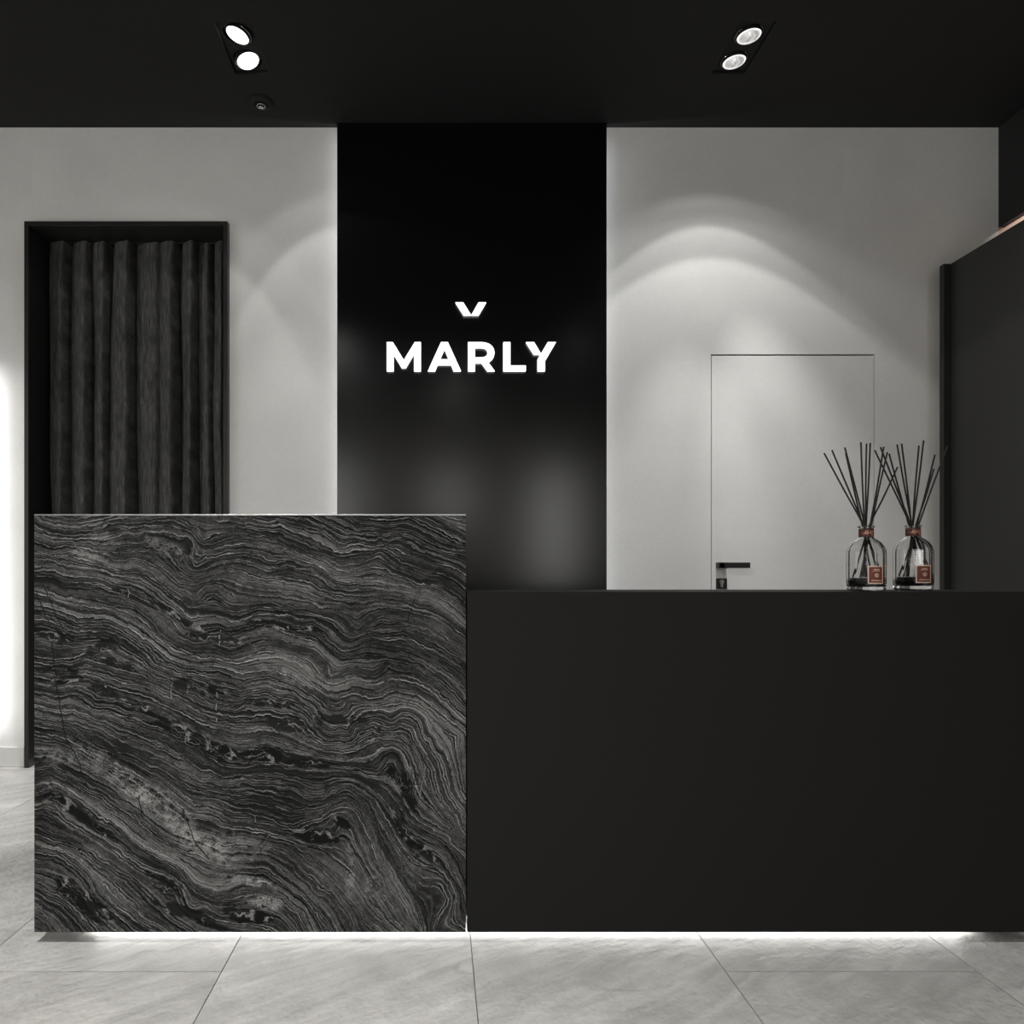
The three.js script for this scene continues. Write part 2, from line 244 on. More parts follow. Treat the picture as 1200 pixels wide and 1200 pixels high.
// ---------- walls and ceiling ----------
const WZ = -3.577, PX = (px, D) => (px - 513) * D / FOCAL, PY = (py, D) => EYE + (673.5 - py) * D / FOCAL;
const doorX = [1.351, 2.151], doorTop = 2.025, gap = 0.004;
const openX = [-2.012, -1.037], openTop = 2.663;
{
  const g = wallGeo(RX0, 2.765, 0, H, [[openX[0], openX[1], -0.0, openTop], [doorX[0] - gap, doorX[1] + gap, 0.0, doorTop + 0.008]].map(([a, b, c, d]) => [a, b, c + 0.0005, d]), 0.2);
  g.translate(0, 0, WZ - 0.2); structure(mesh('wall_back', metreUV(g), M.wall), 'white plaster wall behind the desk', 'wall');
}
const holes = [];                                                // openings cut in the ceiling for the recessed lamps: [x centre, z centre]
const FIX_W = 0.158, FIX_L = 0.315;
const fixtures = { washLeft: [-0.818, -3.042], washRight: [1.277, -3.042], hallLeft: [-0.95, -0.35], hallRight: [1.30, -0.35], hallMid: [0.2, 1.3] };
for (const f of Object.values(fixtures)) holes.push(f);
{
  const g = wallGeo(RX0 - 0.15, RX1 + 0.15, RZ0 - 0.15, RZ1 + 0.15, holes.map(([x, z]) => [x - FIX_W / 2, x + FIX_W / 2, z - FIX_L / 2, z + FIX_L / 2]), 0.16);
  g.rotateX(Math.PI / 2); g.translate(0, H + 0.16, 0);           // shape y becomes z, extrusion goes up from the soffit
  structure(mesh('ceiling', g, M.ceiling), 'matt black ceiling', 'ceiling');
}
structure(mesh('wall_left', span(RX0 - 0.15, RX0, 0, H, RZ0, RZ1 + 0.15), M.paleRoom));
structure(mesh('wall_front', span(RX0, RX1, 0, H, RZ1, RZ1 + 0.15), M.paleRoom));
structure(mesh('wall_far', span(RX0 - 0.15, RX1 + 0.15, 0, H, RZ0 - 0.15, RZ0), M.deepBlack));
structure(mesh('wall_side', span(RX1, RX1 + 0.15, 0, H, RZ0, RZ1 + 0.15), M.blush));
structure(mesh('wall_right', span(2.765, 2.795, 2.657, H, WZ, RZ1), M.bulkhead), 'black bulkhead hanging from the ceiling', 'wall');
structure(mesh('wall_niche', span(2.765, RX1, 0, H, WZ - 0.2, WZ), M.blush), 'blush plaster wall glimpsed over the dark screen', 'wall');
{
  const parts = [[RX0, -2.034], [-1.015, -0.495], [0.828, doorX[0] - 0.006], [doorX[1] + 0.006, 2.765]].map(([a, b]) => span(a, b, 0.0005, 0.097, WZ + 0.0002, WZ + 0.013, 0.002));
  structure(mesh('baseboard_back', merged(parts), M.skirting));
}

// flush door in the white wall
{
  const d = structGroup('door_1', 'white flush door with black lever handle', 'door'), D = -WZ;
  mesh('door_leaf', metreUV(span(doorX[0], doorX[1], 0.006, doorTop, WZ - 0.045, WZ - 0.001, 0.0015)), M.door, d);
  const jamb = merged([span(doorX[0] - gap, doorX[0] + 0.012, 0.006, doorTop + 0.007, WZ - 0.075, WZ - 0.047), span(doorX[1] - 0.012, doorX[1] + gap, 0.006, doorTop + 0.007, WZ - 0.075, WZ - 0.047), span(doorX[0] + 0.012, doorX[1] - 0.012, doorTop - 0.012, doorTop + 0.007, WZ - 0.075, WZ - 0.047)]);
  mesh('door_stop', jamb, M.blackMetal, d);
  const hy = PY(662.6, D), hx = PX(838.6, D);
  const h = mesh('handle', merged([span(hx, hx + 0.050, hy - 0.0145, hy + 0.0145, WZ + 0.0, WZ + 0.030, 0.002), span(hx, hx + 0.024, hy - 0.0138, hy + 0.0138, WZ + 0.029, WZ + 0.056, 0.002), span(hx, PX(878.8, D - 0.05), hy - 0.0135, hy + 0.0135, WZ + 0.040, WZ + 0.056, 0.002)]), M.blackMetal, d);
  h.userData.label = 'black square lever handle';
  const ky = PY(684, D), kx = PX(845, D);
  const k = mesh('key_plate', span(kx - 0.026, kx + 0.026, ky - 0.026, ky + 0.026, WZ + 0.0, WZ + 0.009, 0.0015), M.blackMetal, d);
  const cyl = new THREE.Shape(); cyl.absarc(0, 0.009, 0.0108, -0.35 * Math.PI * 0.8, Math.PI + 0.35 * Math.PI * 0.8, false); cyl.lineTo(-0.0045, -0.018); cyl.lineTo(0.0045, -0.018); cyl.closePath();
  const cg = new THREE.ExtrudeGeometry(cyl, { depth: 0.004, bevelEnabled: false, curveSegments: 16 }); cg.translate(kx, ky, WZ + 0.0082);
  mesh('lock_cylinder', cg, M.aluminium, k);
}

// black portal around the curtain
{
  const d = structGroup('door_2', 'black metal portal framing the curtain', 'door frame'), x0 = -2.022, x1 = -1.027, t = 0.022, yt = 2.673, za = WZ - 0.21, zb = WZ + 0.033;
  mesh('jamb', span(x0, x0 + t, 0.0, yt, za, zb, 0.002), M.blackMetal, d);
  mesh('jamb', span(x1 - t, x1, 0.0, yt, za, zb, 0.002), M.blackMetal, d);
  mesh('header', span(x0 + t, x1 - t, yt - t, yt, za, zb, 0.002), M.blackMetal, d);
}
// heavy curtain: folds as ridges along the rail
{
  const c = thing('curtain', 'black velvet curtain hanging in vertical folds inside the black portal', 'curtain');
  const D0 = 3.735, xa = -1.994, xb = -1.055, top = 2.640, bot = 0.012, nx = 640, ny = 48;
  const ridges = [[70, 16, 3, 1], [77, 5, 2, 0.3], [98, 18, 3, 1], [118.5, 15, 2.6, 0.96], [126, 4, 2, 0.35], [147.5, 22, 3, 1], [179, 22, 4, 0.86], [199, 16, 3, 1], [206, 4, 2, 0.2], [223, 14, 3, 1], [240, 11, 2.5, 0.8], [258, 12, 3, 0.98], [276, 12, 4, 0.8]];   // crest, width before it, width after it, height
  const pos = [], uv = [], idx = [];
  for (let j = 0; j <= ny; j++) for (let i = 0; i <= nx; i++) {
    const x = xa + (xb - xa) * i / nx, y = top + (bot - top) * j / ny, s = j / ny, px = 513 + x * 850 / 3.67;
    let d = 0;
    ridges.forEach(([r, wl, wr, a], k) => {                      // leaning pleats parted by deep narrow gaps
      const c0 = r + 2.2 * Math.sin(2.2 * s + k * 1.9) * s + 1.0 * noise2(s * 6, k * 3.1, 33), m = 1 + 0.18 * noise2(s * 3, k * 5.3, 34), t = px < c0 ? (c0 - px) / (wl * m) : (px - c0) / (wr * m);
      d = Math.max(d, a * (px < c0 ? (t < 1 ? 1 - 0.34 * Math.pow(t, 1.6) : 0.66 * Math.exp(-(t - 1) * wl / 1.6)) : t < 1 ? 0.66 + 0.34 * Math.sqrt(1 - t * t * 0.97) : 0.72 * Math.exp(-(t - 1) * wr / 1.6)));
    });
    d *= 1 + 0.05 * noise2(px / 9, s * 9, 35);
    const pinch = 1 - 0.15 * Math.exp(-s * 26);
    pos.push(x, y + 0.006 * d * Math.exp(-s * 60), -D0 - 0.080 + 0.150 * d * pinch + 0.0022 * noise2(px / 2.5, s * 40, 36)); uv.push(x, y);
  }
  for (let j = 0; j < ny; j++) for (let i = 0; i < nx; i++) { const a = j * (nx + 1) + i, b = a + 1, e = a + nx + 1, f = e + 1; idx.push(a, e, b, b, e, f); }
  const g = new THREE.BufferGeometry(); g.setAttribute('position', new THREE.Float32BufferAttribute(pos, 3)); g.setAttribute('uv', new THREE.Float32BufferAttribute(uv, 2)); g.setIndex(idx); g.computeVertexNormals();
  const pile = dataTex(512, 512, (u, v, i, j) => { const n = 76 + 34 * fbm(i / 9, j / 26, 37, 4) + 12 * noise2(i / 1.3, j / 1.6, 38); return [n, n, n * 0.97]; }, true); pile.repeat.set(2.2, 1.1);
  const velvet = new THREE.MeshPhysicalMaterial({ map: pile, roughness: 0.85, sheen: 0.25, sheenRoughness: 0.5, sheenColor: lin(0.1, 0.1, 0.095), side: THREE.DoubleSide });
  mesh('fabric', g, velvet, c);
  mesh('curtain_rail', span(xa, xb, top + 0.003, 2.6505, -D0 - 0.012, -D0 + 0.012), M.deepBlack, c);
}

// ---------- black sign panel with its hidden light strips ----------
const PZ = WZ + 0.040;
{
  const x0 = PX(395, 3.537), x1 = PX(711, 3.537), p = thing('wall_panel', 'tall glossy black wall panel with light glowing from behind its edges', 'panel', [(x0 + x1) / 2, 0, PZ]), w = x1 - x0;
  mesh('board', span(-w / 2, w / 2, 0.002, H - 0.001, -0.016, 0, 0.0012), M.panel, p);
  mesh('batten', span(-w / 2 + 0.08, w / 2 - 0.08, 0.002, H - 0.002, -0.0398, -0.0165), M.deepBlack, p);
  for (const s of [-1, 1]) {
    const e = s * (w / 2 - 0.079), l = mesh('led_strip', span(e - 0.001, e + 0.001, 0.05, H - 0.05, -0.032, -0.024), glow(0.92, 0.96, 1, 1.5), p);
    l.userData.label = 'white light strip behind the panel';
    areaLight('panel_led', 0.008, H - 0.1, LIGHT.panelLed, [(x0 + x1) / 2 + e + s * 0.0015, H / 2, PZ - 0.028], [(x0 + x1) / 2 + e + s * 1, H / 2, PZ - 0.028 - 0.25], lin(0.93, 0.97, 1));
  }
}
// illuminated lettering: outlines in the logo's own grid (0.2 pixel of the frame each)
{
  const sg = thing('illuminated_sign', 'glowing white MARLY lettering with a small chevron above', 'sign', [0, 0, PZ]);
  const k = 3.537 / 850 / 5, ox = PX(430, 3.537), oy = PY(340, 3.537);
  const poly = (pts, C = THREE.Shape) => { const s = new C(); pts.forEach(([x, y], i) => s[i ? 'lineTo' : 'moveTo'](ox + x * k, oy - y * k)); s.closePath(); return s; };
  const faceMat = glow(1, 1, 1, LIGHT.letters);
  const put = (name, shapes, cx, cy, w, h) => {
    const g = new THREE.ExtrudeGeometry(shapes, { depth: 0.012, bevelEnabled: false, curveSegments: 20 }); g.translate(0, 0, 0.008);
    const m = mesh(name, g, faceMat, sg);
    mesh('standoff', tubeBetween([ox + cx * k, oy - cy * k, 0.0], [ox + cx * k, oy - cy * k, 0.0085], 0.003), M.blackMetal, m);
    return m;
  };
  put('letter_m', [poly([[118, 480], [118, 312], [153, 312], [217, 417], [281, 312], [316, 312], [316, 480], [277, 480], [277, 379], [228, 462], [206, 462], [157, 381], [157, 480]])], 137, 400);
  const A = poly([[358, 480], [434, 312], [474, 312], [550, 480], [508, 480], [493, 444], [414, 444], [399, 480]]); A.holes.push(poly([[428, 412], [480, 412], [454, 351]], THREE.Path));
  put('letter_a', [A], 406, 455);
  const R = new THREE.Shape(), r = (x, y) => [ox + x * k, oy - y * k];
  R.moveTo(...r(592, 480)); R.lineTo(...r(592, 312)); R.lineTo(...r(665, 312)); R.bezierCurveTo(...r(715, 312), ...r(745, 337), ...r(745, 373)); R.bezierCurveTo(...r(745, 399), ...r(732, 418), ...r(708, 428)); R.lineTo(...r(747, 480)); R.lineTo(...r(704, 480)); R.lineTo(...r(671, 433)); R.lineTo(...r(632, 433)); R.lineTo(...r(632, 480)); R.closePath();
  const hole = new THREE.Path(); hole.moveTo(...r(632, 401)); hole.lineTo(...r(663, 401)); hole.bezierCurveTo(...r(692, 401), ...r(705, 391), ...r(705, 373)); hole.bezierCurveTo(...r(705, 354), ...r(692, 344), ...r(663, 344)); hole.lineTo(...r(632, 344)); hole.closePath(); R.holes.push(hole);
  put('letter_r', [R], 612, 400);
  put('letter_l', [poly([[798, 480], [798, 312], [838, 312], [838, 448], [928, 448], [928, 480]])], 818, 400);
  put('letter_y', [poly([[930, 312], [976, 312], [1019, 383], [976, 383]]), poly([[1057, 312], [1104, 312], [1040, 421], [1040, 480], [998, 480], [998, 410]])], 1019, 450);
  put('chevron', [poly([[519, 80], [563, 80], [609, 154], [566, 154]]), poly([[653, 80], [697, 80], [653, 154], [611, 154]])], 590, 140);
  // the faces' own light
  areaLight('sign_glow', 0.82, 0.13, 0.35, [ox + 610 * k, oy - 396 * k, PZ + 0.024], [ox + 610 * k, oy - 396 * k, PZ + 2]);
}

// ---------- the reception desk: veined stone block and low black counter ----------
const DZ = -1.85, FLOAT = 0.033;
{
  const x0 = PX(40, 1.85), x1 = PX(546, 1.85), y1 = PY(602.6, 1.85), dep = 0.42, cx = (x0 + x1) / 2, w = x1 - x0;
  const s = thing('stone_counter', 'tall square reception block of black and grey wavy veined stone', 'counter', [cx, 0, DZ - dep / 2]);
  const front = span(-w / 2, w / 2, FLOAT, y1 - 0.003, dep / 2 - 0.02, dep / 2, 0.001);
  const fit = (g, ax) => { const p = g.attributes.position, uv = new Float32Array(p.count * 2); for (let i = 0; i < p.count; i++) { uv[2 * i] = ax === 'z' ? (p.getZ(i) + dep / 2) / w : (p.getX(i) + w / 2) / w; uv[2 * i + 1] = ax === 'y' ? (p.getZ(i) + dep / 2) / w : (p.getY(i) - FLOAT) / (y1 - FLOAT); } g.setAttribute('uv', new THREE.BufferAttribute(uv, 2)); return g; };
  mesh('front_slab', fit(front, 'x'), M.stone, s);
  for (const e of [-1, 1]) mesh('side_slab', fit(span(e < 0 ? -w / 2 : w / 2 - 0.02, e < 0 ? -w / 2 + 0.02 : w / 2, FLOAT, y1 - 0.003, -dep / 2, dep / 2 - 0.0202, 0.001), 'z'), M.stone, s);
  mesh('top_slab', fit(span(-w / 2 + 0.0205, w / 2 - 0.0205, y1 - 0.023, y1 - 0.003, -dep / 2, dep / 2 - 0.0205, 0.001), 'y'), M.stone, s);
  mesh('back_panel', span(-w / 2 + 0.0205, w / 2 - 0.0205, FLOAT, y1 - 0.0235, -dep / 2, -dep / 2 + 0.018), M.desk, s);
  const tr = mesh('edge_trim', merged([span(-w / 2, w / 2, y1 - 0.003, y1, dep / 2 - 0.006, dep / 2 + 0.0002, 0.0008)]), M.aluminium, s);
  tr.userData.label = 'thin bright metal edge';
  mesh('plinth', span(-w / 2 + 0.1, w / 2 - 0.1, 0.0, FLOAT, -dep / 2 + 0.05, dep / 2 - 0.1), M.deepBlack, s);
  const a = PX(95, 1.85), b = x1 - 0.004;
  mesh('led_strip', span(a - cx, b - cx, FLOAT - 0.004, FLOAT - 0.0005, dep / 2 - 0.090, dep / 2 - 0.078), glow(1, 0.99, 0.97, 1.6), s).userData.label = 'white light strip under the desk';
  areaLight('desk_led', b - a, 0.01, LIGHT.deskLed, [(a + b) / 2, FLOAT - 0.0045, DZ - 0.084], [(a + b) / 2, -1, DZ - 0.084], lin(1, 0.99, 0.97));
}
{
  const x0 = PX(547.4, 1.85), x1 = 1.525, y1 = PY(693.6, 1.85), cx = (x0 + x1) / 2, w = x1 - x0, led = 0.28;
  const s = thing('reception_counter', 'long low matt black reception counter joined to the stone block', 'counter', [cx, 0, DZ]);
  mesh('front_panel', span(-w / 2, w / 2, FLOAT, y1, -0.02, 0, 0.0012), M.desk, s);
  mesh('ledge', span(-w / 2, w / 2, y1 - 0.018, y1, -led, -0.0202, 0.0005), M.desk, s);
  mesh('side_panel', span(w / 2 - 0.02, w / 2, FLOAT, y1 - 0.0182, -led - 0.45, -0.0205, 0.001), M.desk, s);
  mesh('inner_panel', span(-w / 2, w / 2 - 0.0205, FLOAT, y1 - 0.0182, -led, -led + 0.018), M.desk, s);
  mesh('worktop', span(-w / 2, w / 2 - 0.0205, 0.715, 0.74, -led - 0.45, -led - 0.0005, 0.0015), M.desk, s);
  mesh('plinth', span(-w / 2 + 0.02, w / 2 - 0.1, 0.0, FLOAT, -led, -0.1), M.deepBlack, s);
  const a = x0 + 0.002, b = PX(1155, 1.85);
  mesh('led_strip', span(a - cx, b - cx, FLOAT - 0.004, FLOAT - 0.0005, -0.090, -0.078), glow(1, 0.99, 0.97, 1.6), s).userData.label = 'white light strip under the counter';
  areaLight('counter_led', b - a, 0.01, LIGHT.deskLed, [(a + b) / 2, FLOAT - 0.0045, DZ - 0.084], [(a + b) / 2, -1, DZ - 0.084], lin(1, 0.99, 0.97));
}

// ---------- dark screen at the right ----------
{
  const X = 2.433, D = 3.44, s = thing('screen_panel', 'tall dark grey partition screen with a raised end post beside the flush door', 'screen', [X, 0, -D]), ht = 2.420;
  mesh('board', span(0, 0.04, 0.0, ht, -0.03, 1.35, 0.002), M.screenPanel, s);
  mesh('end_post', span(-0.033, -0.0002, 0.0, ht, -0.03, 0.0, 0.0015), M.deepBlack, s);
}

// ---------- recessed ceiling lamps ----------
// heads: [offset along the fitting, tilt sideways, tilt towards the back wall, in degrees]
function recessedLight(key, label, heads, kind, group) {
  const [fx, fz] = fixtures[key], t = thing('recessed_light', label, 'light', [fx, H, fz], group), w = FIX_W / 2 - 0.0006, l = FIX_L / 2 - 0.0006;
  const frame = merged([span(-w, -w + 0.004, 0.001, 0.13, -l, l), span(w - 0.004, w, 0.001, 0.13, -l, l), span(-w + 0.004, w - 0.004, 0.001, 0.13, -l, -l + 0.004), span(-w + 0.004, w - 0.004, 0.001, 0.13, l - 0.004, l), span(-w, w, 0.13, 0.134, -l, l)]);
  mesh('housing', frame, M.deepBlack, t);
  const plate = rectPath(THREE.Shape, -w + 0.008, w - 0.008, -l + 0.012, l - 0.008);
  for (const [dz] of heads) { const c = new THREE.Path(); c.absarc(0, dz, 0.060, 0, Math.PI * 2, true); plate.holes.push(c); }
  const pg = new THREE.ExtrudeGeometry(plate, { depth: 0.003, bevelEnabled: false, curveSegments: 24 }); pg.rotateX(Math.PI / 2); pg.translate(0, 0.014, 0);
  mesh('cover_plate', pg, M.ceiling, t);
  for (const [dz, side, back, power, aim, spill = power, throwSide = side] of heads) {
    const q = new THREE.Euler(-back * Math.PI / 180, 0, side * Math.PI / 180, 'ZXY');   // the lens looks down before it is tilted
    const head = new THREE.Group(); head.name = 'lamp_head'; head.position.set(0, 0.012, dz); head.rotation.copy(q); t.add(head);
    const can = new THREE.LatheGeometry([[0.0, 0.085], [0.03, 0.085], [0.036, 0.07], [0.046, 0.03], [0.0495, 0.0], [0.0495, -0.010], [0.0475, -0.010], [0.0465, -0.004], [0.0, -0.004]].map(([a, b]) => new THREE.Vector2(a, b)), 32);
    mesh('lamp_can', can, M.blackMetal, head);
    const lensG = new THREE.LatheGeometry([[0.0, -0.0135], [0.02, -0.013], [0.036, -0.0115], [0.0455, -0.0085], [0.0465, -0.006], [0.0, -0.0055]].map(([a, b]) => new THREE.Vector2(a, b)), 32);
    mesh('lens', lensG, lensMat[key === 'washLeft' ? 'glare' : kind], head).userData.label = 'glowing white lamp lens';
    const arc = new THREE.TorusGeometry(0.054, 0.0012, 6, 40, Math.PI * 0.55); arc.rotateX(Math.PI / 2);
    for (const r of [0.2, 1.2]) { const a = arc.clone(); a.rotateY(r * Math.PI); mesh('gimbal_ring', a, M.chrome, head); }
    const dir = new THREE.Vector3(0, -1, 0).applyEuler(new THREE.Euler(-back * Math.PI / 180, 0, throwSide * Math.PI / 180, 'ZXY')), p = new THREE.Vector3(0, -0.018, 0).applyEuler(q).add(new THREE.Vector3(fx, H + 0.012, fz + dz)), far = p.clone().add(dir);
    const warm = kind === 'hall' ? lin(1, 0.985, 0.96) : lin(1, 0.99, 0.965);
    for (const [k, deg, pen, main] of beams[kind]) spotLight('lamp_beam', k * (main ? power : spill), p.toArray(), main && aim ? aim : far.toArray(), deg, pen, warm, 0.6);
  }
  return t;
}
// the two nearer lenses by the door show their moulded facets: bright rim, dimmer cells
const facets = dataTex(256, 64, (u, v, i, j) => { const cell = hash2(Math.floor(i / 9), Math.floor(j / 3.2), 5), soft = noise2(i / 40, j / 12, 6), rim = smooth(0.42, 0.56, v); const n = 255 * clamp01((0.48 + 0.30 * cell + 0.22 * soft) * (1 - rim) + rim); return [n, n, n]; }, true);
const faceted1 = glow(1, 0.99, 0.97, 1.15); faceted1.emissiveMap = facets;
const lensMat = { wash: faceted1, glare: glow(1, 0.99, 0.97, 3), hall: glow(1, 0.99, 0.97, 3) };
const beams = { wash: [[LIGHT.wash, 17.5, 1.0, true], [LIGHT.washSpill, 44.5, 0.06], [LIGHT.washSpill * 0.24, 56.5, 0.10]], hall: [[LIGHT.hall, 50, 0.9, true], [LIGHT.hallSpill, 80, 0.4]] };
recessedLight('washRight', 'recessed twin ceiling spotlight with patterned lenses in a black frame near the flush door', [[0.066, 3, 0, 1.05, [1.2, 0.6, WZ], 1.35], [-0.083, 3, 0, 1.35, [1.95, 0.4, WZ], 0.72]], 'wash');
recessedLight('washLeft', 'recessed twin ceiling spotlight with white glaring lenses near the curtain', [[0.071, -17, 2, 3.2, [-1.9, 0, -3.15], 0.5, -24], [-0.078, 17, 4, 0.5, [-0.6, 0.5, WZ], 0.5, 22]], 'wash');
recessedLight('hallLeft', 'recessed twin ceiling spotlight over the floor before the stone block', [[0.07, 0, 6, 1.4, null, 2.0], [-0.08, 0, 6, 1.4, null, 2.0]], 'hall');
recessedLight('hallRight', 'recessed twin ceiling spotlight over the floor before the black counter', [[0.07, 0, 6, 0.33, null, 0.2], [-0.08, 0, 6, 0.33, null, 0.2]], 'hall');
recessedLight('hallMid', 'recessed twin ceiling spotlight between the light boxes at the entrance', [[0.07, 0, 0, 0.6], [-0.08, 0, 0, 0.6]], 'hall');

// sprinkler in the ceiling
{
  const s = thing('ceiling_sprinkler', 'small black ceiling sprinkler with chrome head beside the glaring twin spotlight', 'sprinkler', [PX(306, 3.384), H, -3.384]);
  const lathe = (pts, n = 40) => new THREE.LatheGeometry(pts.map(([a, b]) => new THREE.Vector2(a, b)), n);
  mesh('rosette', lathe([[0.026, -0.0002], [0.054, -0.0002], [0.055, -0.004], [0.050, -0.010], [0.034, -0.014], [0.027, -0.012], [0.026, -0.0002]]), M.ceiling, s);
  mesh('cup', lathe([[0.0, -0.0004], [0.0255, -0.0004], [0.0255, -0.004], [0.0, -0.004]]), M.deepBlack, s);
  mesh('bulb', lathe([[0.0, -0.004], [0.007, -0.004], [0.009, -0.010], [0.006, -0.018], [0.010, -0.022], [0.011, -0.028], [0.0, -0.030]], 24), M.chrome, s);
  const ring = new THREE.TorusGeometry(0.0185, 0.0018, 8, 36); ring.rotateX(Math.PI / 2); ring.translate(0, -0.020, 0);
  mesh('deflector', merged([ring, ...[0, 1, 2].map((k) => { const a = k * Math.PI * 2 / 3; return tubeBetween([0.0185 * Math.cos(a), -0.020, 0.0185 * Math.sin(a)], [0.014 * Math.cos(a), -0.003, 0.014 * Math.sin(a)], 0.0012, 6); })]), M.chrome, s);
}

// ---------- reed diffusers ----------
const glass = new THREE.MeshPhysicalMaterial({ color: 0xffffff, roughness: 0.02, transmission: 1, thickness: 0.005, ior: 1.5 });
const liquidMat = std(lin(0.006, 0.005, 0.005), 0.08), reedMat = std(lin(0.012, 0.011, 0.010), 0.7);
function labelTex(W, H, draw) { const c = document.createElement('canvas'); c.width = W; c.height = H; draw(c.getContext('2d')); const t = new THREE.CanvasTexture(c); t.colorSpace = THREE.SRGBColorSpace; t.magFilter = THREE.LinearFilter; return t; }
const frontPrint = labelTex(256, 304, (x) => {
  x.fillStyle = '#d8c2b4'; x.fillRect(0, 0, 256, 304); x.fillStyle = '#6b3528'; x.fillRect(18, 18, 220, 268);
  x.strokeStyle = '#e2cbb8'; x.fillStyle = '#e2cbb8'; x.lineCap = 'round';
  const scrawl = (x0, x1, y, a, f, w) => { x.lineWidth = w; x.beginPath(); for (let s = 0; s <= 60; s++) { const px = x0 + (x1 - x0) * s / 60, py = y + a * Math.sin(s * f) * (0.6 + 0.4 * Math.sin(s * 0.9)); s ? x.lineTo(px, py) : x.moveTo(px, py); } x.stroke(); };
  scrawl(92, 182, 62, 7, 1.3, 5); scrawl(74, 198, 84, 5, 1.7, 4);
  x.lineWidth = 7; x.beginPath(); x.arc(140, 158, 30, 0, Math.PI * 2); x.stroke(); x.lineWidth = 6; x.beginPath(); x.arc(136, 160, 16, 0.4, 4.6); x.stroke(); x.beginPath(); x.moveTo(128, 140); x.lineTo(150, 178); x.stroke(); x.beginPath(); x.moveTo(152, 138); x.lineTo(138, 164); x.stroke();
  scrawl(56, 214, 248, 8, 1.15, 6);
});
const neckPrint = labelTex(512, 96, (x) => {
  x.fillStyle = '#4a1c15'; x.fillRect(0, 0, 512, 96); x.strokeStyle = '#d9a58a'; x.lineCap = 'round'; x.lineWidth = 6;
  x.beginPath(); x.moveTo(214, 64); x.bezierCurveTo(236, 10, 262, 20, 250, 50); x.bezierCurveTo(240, 72, 222, 62, 234, 44); x.stroke();
  x.beginPath(); x.moveTo(258, 62); x.bezierCurveTo(262, 40, 272, 44, 276, 52); x.stroke(); x.beginPath(); x.moveTo(284, 26); x.bezierCurveTo(296, 80, 300, 70, 326, 22); x.lineTo(300, 30); x.stroke(); x.beginPath(); x.moveTo(300, 80); x.bezierCurveTo(320, 60, 330, 90, 316, 88); x.stroke(); x.lineWidth = 3; x.beginPath(); x.moveTo(170, 52); x.lineTo(212, 52); x.stroke();
});
const frontLabelMat = std(lin(1), 0.55); frontLabelMat.map = frontPrint;
const neckLabelMat = std(lin(1), 0.4); neckLabelMat.map = neckPrint;
// body of revolution whose plan is a softened twelve-sided ring
function faceted(profile, facetOf, seg = 96) {
  const pos = [], idx = [];
  profile.forEach(([r, y], j) => { for (let i = 0; i <= seg; i++) { const a = i / seg * Math.PI * 2, m = ((a / (Math.PI / 6)) % 1) - 0.5, k = 1 + facetOf(y) * (1 / Math.cos(m * Math.PI / 6) - 1.034) ; pos.push(r * k * Math.sin(a), y, r * k * Math.cos(a)); } });
  const n = seg + 1; for (let j = 0; j + 1 < profile.length; j++) for (let i = 0; i < seg; i++) { const a = j * n + i; idx.push(a, a + 1, a + n, a + 1, a + n + 1, a + n); }
  const g = new THREE.BufferGeometry(); g.setAttribute('position', new THREE.Float32BufferAttribute(pos, 3)); g.setIndex(idx); g.computeVertexNormals();
  // close the seam in the normals
  const N = g.attributes.normal; for (let j = 0; j < profile.length; j++) { const a = j * n, b = a + seg, v = new THREE.Vector3(N.getX(a) + N.getX(b), N.getY(a) + N.getY(b), N.getZ(a) + N.getZ(b)).normalize(); N.setXYZ(a, v.x, v.y, v.z); N.setXYZ(b, v.x, v.y, v.z); }
  return g;
}
function bandGeo(r, y0, y1, a0, a1, seg = 24) { const pos = [], uv = [], idx = []; for (let i = 0; i <= seg; i++) { const a = a0 + (a1 - a0) * i / seg; for (const [y, v, k] of [[y0, 0, 1], [y1, 1, 1]]) { pos.push(r * Math.sin(a), y, r * Math.cos(a)); uv.push(i / seg, v); } } for (let i = 0; i < seg; i++) { const a = 2 * i; idx.push(a, a + 2, a + 1, a + 1, a + 2, a + 3); } const g = new THREE.BufferGeometry(); g.setAttribute('position', new THREE.Float32BufferAttribute(pos, 3)); g.setAttribute('uv', new THREE.Float32BufferAttribute(uv, 2)); g.setIndex(idx); g.computeVertexNormals(); return g; }
const BD = 1.985, bk = BD / 850;
